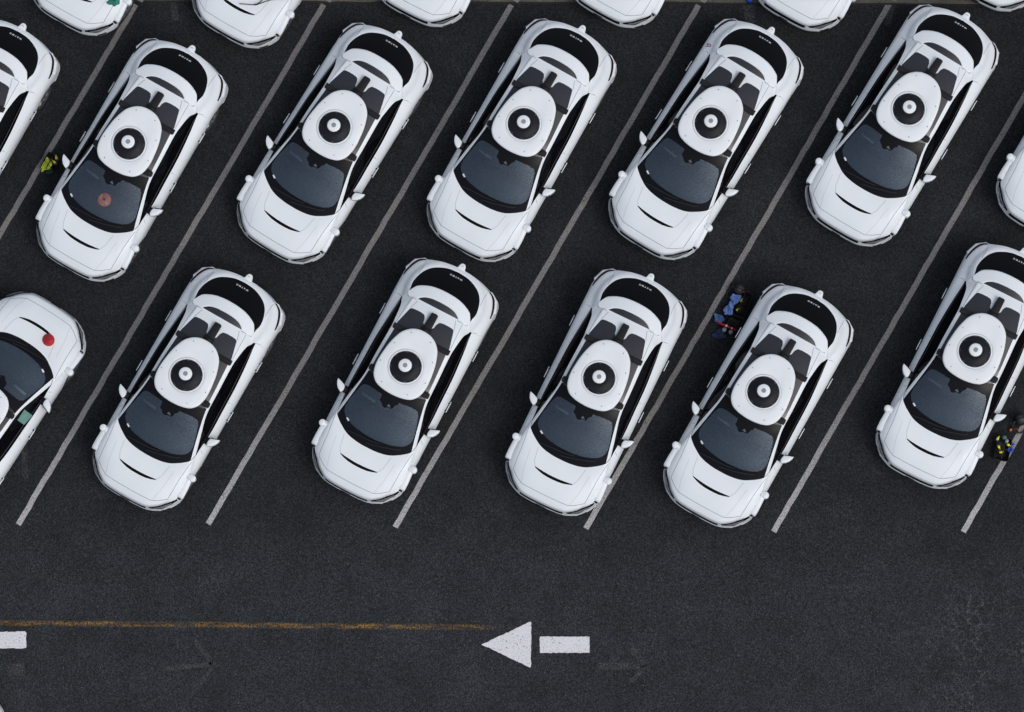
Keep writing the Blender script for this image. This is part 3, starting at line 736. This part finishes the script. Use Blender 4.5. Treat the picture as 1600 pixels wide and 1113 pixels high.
    link_each('sensor_window', bm, mat('sensor_glass', (.05, .06, .068), .12), li)
    bm = bmesh.new(); lathe(bm, [(.118, 1.95), (.125, 1.968), (.122, 1.984), (.108, 1.992), (.05, 1.995), (0, 1.996)], (cx, 0, 0), 48); ca = link('lidar_cap', bm, M['plate'], li)
    bm = bmesh.new(); lathe(bm, [(.044, 1.992), (.044, 1.999), (.030, 1.9995), (.028, 1.997), (.010, 1.998), (.009, 2.003), (0, 2.003)], (cx, 0, 0), 24)
    link('emblem', bm, M['emblem'], ca)
    # ---- rear sensor
    rs = closed_curve([(-2.36, .085), (-2.42, .07), (-2.475, .055), (-2.505, .03), (-2.51, 0), (-2.505, -.03), (-2.475, -.055), (-2.42, -.07), (-2.36, -.085)], 32)
    bm = bmesh.new(); prism(bm, rs, .90, 1.02, .02); ro = link('rear_sensor', bm, M['plate'], root)
    bm = bmesh.new(); box(bm, (-2.455, 0, 1.022), (.006, .05, .004)); link('sensor_mark', bm, M['seam'], ro, False)
    return root, h

def copy_tree(o, parent=None):
    c = o.copy(); COL.objects.link(c); c.parent = parent
    for ch in list(o.children): copy_tree(ch, c)
    return c
car, H = build_car()
CARS = dict(
 t1=(-9.910,21.156,-29.98,'white sensor-roof car cut by the top edge with a teal cloth on its hood'),
 t2=(-6.802,20.907,-30.21,'white sensor-roof car cut by the top edge with a black cord on its hood'),
 t3=(-3.393,21.345,-27.6,'white car front cut by the top edge, third from left of the topmost row'),
 t4=(0.375,21.305,-30.09,'white car front cut by the top edge, fourth from left of the topmost row'),
 t5=(3.930,21.235,-30.27,'white car front at the top edge with a blue drum beside its left corner'),
 t6=(7.548,21.633,-29.00,'white car of which only the front bumper shows in the top right corner'),
 e0=(-12.964,16.823,-29.34,'white car cut by the left edge, its tail left of the lime cloth'),
 c1=(-9.749,16.405,-29.62,'white sensor-roof car with an orange round object behind its windscreen'),
 c2=(-5.883,16.723,-31.58,'white sensor-roof car in the upper row, right of the one with the orange object'),
 c3=(-2.305,16.785,-29.42,'white sensor-roof car in the upper row, left of the one with a magenta mark'),
 c4=(1.214,16.803,-31.72,'white sensor-roof car with a small magenta mark on its rear fender'),
 c5=(4.957,17.069,-31.14,'white sensor-roof car in the upper row, right of the one with a magenta mark'),
 r=(8.593,17.168,-30.58,'white car at the right edge of the upper row showing only its front left corner'),
 d0=(-8.640,12.010,-29.72,'white sensor-roof car in the lower row, right of the reversed car with a red cone'),
 d1=(-4.516,12.165,-27.57,'white sensor-roof car of the lower row, second to the right of the red cone'),
 d2=(-0.874,11.946,-25.94,'white sensor-roof car overhanging a grey parking line, nearest above the white arrow'),
 d3=(2.201,11.689,-29.38,'white sensor-roof car in the lower row beside the blue cloths and red squeegee'),
 d4=(6.187,12.456,-26.77,'white sensor-roof car at the right edge, beside the caddy full of bottles'),
 l=(-12.402,11.670,147.58,'white sensor-roof car parked the opposite way with a red cone on its hood'),
 b=(-13.915,4.409,-29.00,'white car of which only a tail corner shows in the bottom left corner'),
)
W = {}
for i, (k, (x, y, hd, lab)) in enumerate(CARS.items()):
    o = car if i == 0 else copy_tree(car)
    o.location = (x, y, 0); a = R(hd); f = Vector((math.sin(a), -math.cos(a))); o.rotation_euler = (0, 0, math.atan2(f.y, f.x))
    tag(o, lab, 'car', 'white sensor cars parked in the lot'); W[k] = Matrix.Translation(o.location) @ Matrix.Rotation(o.rotation_euler.z, 4, 'Z')
def on(car_, x, y, dz=0): return W[car_] @ Vector((x, y, H(x, y)+dz))
def yaw(c): return W[c].to_euler().z

# ------------------------------------------------------------------ small things
def cmat(name, c, rough=.75, n_=(18, .35)): return mat(name, c, rough, noise=n_, bump=(20, .5))
def cloth(name, loc, sx, sy, rz, m, seed, height=.05, label='', group=None, base=None):
    """crumpled cloth: closed lumpy sheet with folds"""
    rnd = random.Random(seed); bm = bmesh.new(); N = 26; ph = [rnd.uniform(0, 6.28) for _ in range(12)]
    def edge(a): return 1+.16*math.sin(3*a+ph[0])+.10*math.sin(5*a+ph[1])+.07*math.sin(8*a+ph[2])
    rws = []
    for i in range(N+1):
        r = i/N; row_ = []
        for k in range(49):
            a = 2*math.pi*k/48; e = edge(a)*r; x, y = e*math.cos(a)*sx/2, e*math.sin(a)*sy/2
            z = height*(1-r**2.2)*(.55+.25*math.sin(22*x/sx*.5+ph[3]+2*math.sin(9*y/sy*.5+ph[4]))+.25*math.sin(19*y/sy*.5+ph[5]+5*x/sx)+.15*math.sin(26*(x/sx+y/sy)*.6+ph[6]))+.006
            row_.append(Vector((x, y, max(z, .005 if r < 1 else .002))))
        rws.append(row_)
    grid(bm, rws); grid(bm, [rws[-1], [Vector((p.x, p.y, 0)) for p in rws[-1]]]); weld(bm, .0004)
    o = link(name, bm, m); o.location = loc; o.rotation_euler = (0, 0, rz); tag(o, label, 'cloth', group); return o
def bottle(loc, m_body, m_cap, label, r=.038, hgt=.24, trig=True, rz=0, group='spray bottles'):
    e = empty('spray_bottle', loc, rz)
    bm = bmesh.new(); lathe(bm, [(r*.95, 0), (r, .01), (r, hgt*.62), (r*.8, hgt*.72), (r*.36, hgt*.82), (r*.36, hgt*.88)], seg=20); link('bottle_body', bm, m_body, e)
    bm = bmesh.new()
    if trig:
        lathe(bm, [(r*.45, hgt*.86), (r*.45, hgt*.93)], seg=16); box(bm, (.006, 0, hgt*.97), (.070, .042, .034), bev=.012); box(bm, (.052, 0, hgt*.90), (.012, .018, .07), bev=.003)
        link('trigger_head', bm, m_cap, e)
    else:
        lathe(bm, [(r*1.05, hgt*.80), (r*1.05, hgt*.93), (r*.9, hgt*.96), (0, hgt*.965)], seg=20); link('cap', bm, m_cap, e)
    tag(e, label, 'bottle', group); return e
def caddy(loc, sx, sy, rz, label, hgt=.20):
    e = empty('cleaning_caddy', loc, rz); bm = bmesh.new()
    P = closed_curve([(sx/2, sy/2*.7), (sx/2*.8, sy/2), (-sx/2*.8, sy/2), (-sx/2, sy/2*.7), (-sx/2, -sy/2*.7), (-sx/2*.8, -sy/2), (sx/2*.8, -sy/2), (sx/2, -sy/2*.7)], 40)
    Q = P+P[:1]
    rws = [[Vector((x*.2, y*.2, .012)) for x, y in Q], [Vector((x*.84, y*.84, .012)) for x, y in Q], [Vector((x*.93, y*.93, hgt-.01)) for x, y in Q], [Vector((x*.96, y*.96, hgt)) for x, y in Q], [Vector((x, y, hgt-.005)) for x, y in Q], [Vector((x*.9, y*.9, 0)) for x, y in Q]]
    grid(bm, rws); bm.faces.new([bm.verts.new((x*.2, y*.2, .012)) for x, y in P]); weld(bm)
    link('tub', bm, KB, e)
    bm = bmesh.new(); tube(bm, [(-sx/2*.9, 0, hgt*.9), (-sx/2*.8, 0, hgt*1.35), (-sx*.15, 0, hgt*1.6), (sx*.15, 0, hgt*1.6), (sx/2*.8, 0, hgt*1.35), (sx/2*.9, 0, hgt*.9)], .009); link('handle', bm, KB, e)
    bm = bmesh.new(); box(bm, (0, 0, hgt*.45), (.012, sy*.82, hgt*.75)); link('divider', bm, KB, e)
    tag(e, label, 'caddy', 'black cleaning caddies on the ground'); return e
KB = mat('caddy_black', (.006, .006, .007), .6, noise=(30, .4))
YE = mat('yellow_plastic', (.80, .74, .04), .45, noise=(40, .1)); YC = cmat('lime_cloth', (.36, .42, .03)); BL = cmat('blue_cloth', (.13, .22, .52)); BL2 = cmat('steel_blue_cloth', (.055, .14, .30)); NV = cmat('navy_cloth', (.012, .025, .07))
TE = cmat('teal_cloth', (.012, .17, .12)); LIQ = mat('lilac_liquid', (.20, .17, .26), .25); LIG = mat('green_liquid', (.04, .13, .10), .25); CLR = mat('clear_liquid', (.22, .24, .25), .2)
RD = mat('red_plastic', (.45, .008, .015), .7, noise=(40, .15)); OGm = mat('orange_plastic', (.75, .22, .04), .45, noise=(30, .15)); BLP = mat('blue_plastic', (.012, .05, .42), .4, noise=(30, .15))
def gl(u, v, z=0.0, zz=None): x, y = gp(u, v, z); return (x, y, z if zz is None else zz)
# caddy by the left line
caddy(gl(79, 255, .15, 0), .36, .27, R(62), 'small black cleaning caddy on the leftmost parking line, holding a lime cloth')
cloth('cloth', gl(72.2, 258, .21), .16, .27, R(-28), YC, 3, .06, 'crumpled lime yellow cloth in the caddy on the leftmost parking line')
bottle(gl(88.2, 247.5, .22, .02), LIQ, YE, 'lilac spray bottle nearest the car mirror in the caddy with the lime cloth', rz=R(100), r=.036)
bottle(gl(85.4, 254, .22, .02), LIQ, YE, 'lilac spray bottle in the middle of the caddy with the lime cloth', rz=R(140), r=.036)
bottle(gl(79.6, 258.5, .22, .02), KB, YE, 'black spray bottle with yellow head against the lime cloth', rz=R(80), r=.026)
cloth('cloth', gl(77.8, 267.5, .12), .13, .12, R(10), cmat('dark_teal_cloth', (.012, .06, .055)), 5, .04, 'small dark teal cloth at the lower end of the caddy with the lime cloth')
# kit by the car with the squeegee
caddy(gl(1158, 475, .15, 0), .52, .30, R(68), 'long black cleaning caddy beside a white car tail, holding two blue cloths')
caddy(gl(1147, 503, .15, 0), .34, .26, R(-25), 'black cleaning caddy under the red squeegee')
cloth('cloth', gl(1149.5, 467, .22), .20, .19, R(20), BL, 8, .07, 'crumpled bright blue cloth, upper of the two in the long caddy')
cloth('cloth', gl(1139.3, 483, .22), .17, .27, R(-25), BL, 12, .08, 'crumpled bright blue cloth, lower of the two in the long caddy')
cloth('cloth', gl(1123.6, 498, .10), .22, .17, R(-30), BL2, 15, .06, 'crumpled steel blue cloth at the left end of the red squeegee')
cloth('cloth', gl(1124.8, 522, .05), .25, .20, R(12), NV, 19, .05, 'dark navy cloth lying on the asphalt below the red squeegee')
bottle(gl(1158.6, 471, .24, .02), KB, YE, 'black bottle with yellow head beside the upper blue cloth', rz=R(78), r=.032)
bottle(gl(1152.3, 484.5, .24, .02), KB, YE, 'black bottle with yellow head beside the lower blue cloth', rz=R(35), r=.032)
bottle(gl(1132, 515, .2, 0), CLR, CLR, 'grey capped bottle below the middle of the red squeegee', r=.042, trig=False, hgt=.2)
bottle(gl(1142, 518.5, .2, 0), CLR, CLR, 'grey capped bottle below the right end of the red squeegee', r=.038, trig=False, hgt=.2)
e = empty('squeegee', gl(1135, 509.5, .25), R(-24)); bm = bmesh.new(); box(bm, (0, 0, 0), (.40, .035, .022), bev=.005); link('blade', bm, RD, e)
bm = bmesh.new(); tube(bm, [(0, 0, .01), (.0, .06, 0), (.0, .16, -.02)], .012); link('handle', bm, KB, e)
bm = bmesh.new(); box(bm, (0, 0, .014), (.035, .045, .02), bev=.004); box(bm, (.115, .0, .014), (.02, .03, .02)); link_each('clamp', bm, M['label'], e)
tag(e, 'red squeegee with white clamp lying across a black cleaning caddy', 'squeegee')
def vacuum(loc, rz, label):
    e = empty('vacuum_cleaner', loc, rz); bm = bmesh.new(); lathe(bm, [(.10, 0), (.115, .02), (.115, .22), (.10, .27), (.06, .29), (0, .293)], seg=32); link('tank', bm, KB, e)
    bm = bmesh.new(); lathe(bm, [(.055, .288), (.055, .305), (.04, .31), (0, .31)], seg=24); link('lid', bm, M['grey'], e)
    bm = bmesh.new(); tube(bm, [(.10, 0, .2), (.17, .03, .16), (.20, .10, .05), (.16, .20, .03), (.05, .24, .03), (-.06, .20, .03), (-.12, .12, .03)], .018); link('hose', bm, KB, e)
    bm = bmesh.new(); tube(bm, [(-.1, 0, .26), (-.06, .0, .34), (.06, 0, .34), (.1, 0, .26)], .011); link('handle', bm, KB, e); tag(e, label, 'vacuum'); return e
vacuum(gl(1156, 452, .25, 0), R(150), 'black canister vacuum cleaner above the two blue cloths')
bm = bmesh.new(); tube(bm, [(-.04, .01, .02), (0, 0, .025), (.045, -.012, .02)], .007); o = link('red_strap', bm, RD); o.location = gl(1161, 456, .26); tag(o, 'thin red strap on the black vacuum cleaner above the blue cloths', 'strap')
# kit at the right edge
caddy(gl(1567, 702, .15, 0), .46, .28, R(78), 'black cleaning caddy at the right edge, full of bottles')
bottle(gl(1558.8, 685.8, .24, .02), LIQ, YE, 'lilac spray bottle with yellow head at the upper left of the right edge caddy', rz=R(60), r=.036)
bottle(gl(1569.7, 683.8, .24, .02), LIG, LIG, 'green capped bottle at the upper end of the right edge caddy', r=.040, trig=False)
bottle(gl(1573.2, 689.3, .24, .02), CLR, CLR, 'grey capped bottle right below the green bottle', r=.036, trig=False)
bottle(gl(1560.3, 698.2, .24, .02), KB, YE, 'black spray bottle with yellow head at the middle left of the right edge caddy', rz=R(-60), r=.028)
bottle(gl(1575, 695.2, .24, .02), KB, YE, 'black spray bottle with yellow head left of the blue jar lids', rz=R(-25), r=.028)
bottle(gl(1563.3, 707, .24, .02), KB, YE, 'black spray bottle with yellow head at the lower end of the right edge caddy', rz=R(15), r=.028)
def jar(loc, r, hgt, m_, label, cat='jar', group='blue lidded jars'):
    e = empty('jar', loc); bm = bmesh.new(); lathe(bm, [(r*.9, 0), (r*.93, hgt*.8)], seg=24); link('jar_body', bm, CLR, e)
    bm = bmesh.new(); lathe(bm, [(r, hgt*.78), (r, hgt*.96), (r*.9, hgt), (r*.4, hgt), (r*.38, hgt*.97), (0, hgt*.97)], seg=24); link('lid', bm, m_, e); tag(e, label, cat, group)
jar(gl(1579, 702.6, .18, 0), .058, .18, BLP, 'larger blue-lidded jar right of the bottles by the right edge')
jar(gl(1582.6, 694, .14, 0), .034, .14, BLP, 'smaller blue-lidded jar on the line by the right edge')
bm = bmesh.new(); lathe(bm, [(.028, 0), (.03, .01), (.022, .10), (.012, .13), (0, .132)], seg=16); o = link('orange_cap', bm, OGm); o.location = gl(1578.6, 672.3, 0); tag(o, 'small orange cap standing left of the vacuum cleaner at the right edge', 'cap')
bm = bmesh.new(); tube(bm, [(-.05, -.01, .012), (-.02, .02, .02), (.02, .015, .02), (.05, -.02, .012)], .010); o = link('red_clip', bm, cmat('dull_red', (.16, .02, .015))); o.location = gl(1587, 671.5, 0); tag(o, 'dull red clip on the asphalt beside the orange cap', 'clip')
vacuum(gl(1596, 654, .3, 0), R(200), 'black canister vacuum cleaner with grey lid at the right edge')
# things on and in the cars
def paper(name, c, pts, off, m_, label, cat):
    bm = bmesh.new(); v = [W[c] @ Vector((x, y, H(x, y)+off)) for x, y in pts]; f = bm.faces.new([bm.verts.new(p) for p in v])
    ex = bmesh.ops.extrude_face_region(bm, geom=[f])['geom']
    for q in ex:
        if isinstance(q, bmesh.types.BMVert): q.co.z += .003
    o = link(name, bm, m_, smooth=False); tag(o, label, cat); return o
bm = bmesh.new(); lathe(bm, [(.118, .0), (.122, .008), (.116, .02), (.098, .05), (.07, .10), (.045, .135), (.030, .165), (.028, .175), (.018, .176), (.016, .15)], seg=32)
for v in bm.verts: v.co.x += .35*max(0, v.co.z-.02)
o = link('traffic_cone', bm, RD)
xy = gp(75, 531, 1.06); q_ = W['l'].inverted() @ Vector((*xy, 0)); p = on('l', q_.x, q_.y); o.location = p; o.rotation_euler = (R(4), R(-6), 0); tag(o, 'small red cone standing on the hood of the car parked the opposite way', 'cone')
def side_z(x, y):
    def at(tab, t0, t1):
        for _ in range(30):
            m_ = (t0+t1)/2
            if cr(tab, m_).x > x: t0 = m_
            else: t1 = m_
        return cr(tab, t0)
    a_, b_ = at(OR, 0, 10), at(R5, 8, 13); u = (abs(y)-a_.y)/(b_.y-a_.y); return a_.z+(b_.z-a_.z)*u
bm = bmesh.new(); vs = []
for u, v in ((38.5, 640.5), (51, 650), (38, 664.5), (27.5, 657)):
    z = 1.2
    for _ in range(20):
        q = W['l'].inverted() @ Vector((*gp(u, v, z), 0)); z = .5*z+.5*side_z(q.x, q.y)
    vs.append(W['l'] @ Vector((q.x, q.y, z+.030)))
f = bm.faces.new([bm.verts.new(p) for p in vs])
for q in bmesh.ops.extrude_face_region(bm, geom=[f])['geom']:
    if isinstance(q, bmesh.types.BMVert): q.co.z += .003
o = link('paper_card', bm, mat('teal_card', (.13, .27, .23), .6, noise=(8, .15)), smooth=False); tag(o, 'pale teal paper card against the side window of the reversed car', 'card')
tq = W['t1'].inverted() @ Vector((*gp(178, 1, 1.02), 0)); o = cloth('cloth', on('t1', tq.x, tq.y), .24, .20, R(35), TE, 23, .035, 'teal cloth on the hood of the topmost left car')
# teal cloth hangs nearer the fender seam
e = empty('cord', (0, 0, 0)); pts = [(378-4, 6), (385, 6.8), (393, 7.6), (400, 7.2), (408, 5), (416, 2), (423, 0), (432, -1), (442, -1)]
bm = bmesh.new(); tube(bm, [(*gp(u, v, 1.05), 1.045) for u, v in pts], .008); link_each('cord_strand', bm, M['black'], e)
bm = bmesh.new(); tube(bm, [(*gp(u, v, 1.05), 1.05) for u, v in [(401, 7), (406, 4), (411, -1), (415, -6)]], .008); tube(bm, [(*gp(u, v, 1.05), 1.05) for u, v in [(397, 7.6), (400, 7.3), (404, 6.3)]], .014); link_each('cord_strand', bm, M['black'], e)
tag(e, 'thin black forked cord lying on the hood of a car at the top edge', 'cord')
e = empty('orange_disc', W['c1'] @ Vector((.90, .01, 1.015)), yaw('c1')); OGd = mat('salmon_plastic', (.95, .24, .10), .5, noise=(30, .12))  # plain orange disc on the dashboard, no lamp
bm = bmesh.new(); lathe(bm, [(.130, 0), (.130, .02), (.108, .03), (.06, .035), (.03, .05), (0, .052)], seg=40); link('base', bm, OGd, e)
bm = bmesh.new(); box(bm, (.03, .055, .034), (.10, .04, .012), R(60)); box(bm, (-.02, -.08, .030), (.09, .02, .012), R(10)); link_each('label', bm, M['label'], e)
bm = bmesh.new(); lathe(bm, [(.022, .04), (.022, .06), (0, .061)], seg=16); link('knob', bm, M['black'], e)
tag(e, 'salmon orange round disc with pale labels lying behind a windscreen', 'disc')
MG = mat('magenta_vinyl', (.28, .02, .10), .5); bm = bmesh.new()
def cpt(c, u, v, z):
    """point on the car's side surface seen at a surveyed photo position"""
    for _ in range(6):
        q = W[c].inverted() @ Vector((*gp(u, v, z), 0)); z = H(q.x, q.y)
    return Vector((q.x, q.y, z+.006))
ring = [cpt('c4', 1108.2+2.2*math.cos(a), 71+2.2*math.sin(a), .98) for a in [6.283*k/12 for k in range(13)]]
tube(bm, ring, .007, 6); tube(bm, [cpt('c4', u, v, .98) for u, v in [(1106, 68), (1105.5, 70), (1106.5, 72), (1104.5, 72.5), (1103, 73)]], .008, 6)
o = link('ribbon_decal', bm, MG)
for q in [c for c in COL.objects if c.get('label', '').startswith('white sensor-roof car with a small magenta')]: o.parent = q
bm = bmesh.new(); lathe(bm, [(.05, 0), (.052, .02), (.052, .20), (.045, .215), (0, .216)], seg=24); e = empty('drum', gl(1171.5, -1, .2, 0)); link('drum_body', bm, BLP, e)
bm = bmesh.new(); lathe(bm, [(.054, .20), (.054, .222), (.03, .226), (.028, .222), (0, .222)], seg=24); link('lid', bm, BLP, e); tag(e, 'small blue lidded drum on the pavement at the top edge', 'drum')
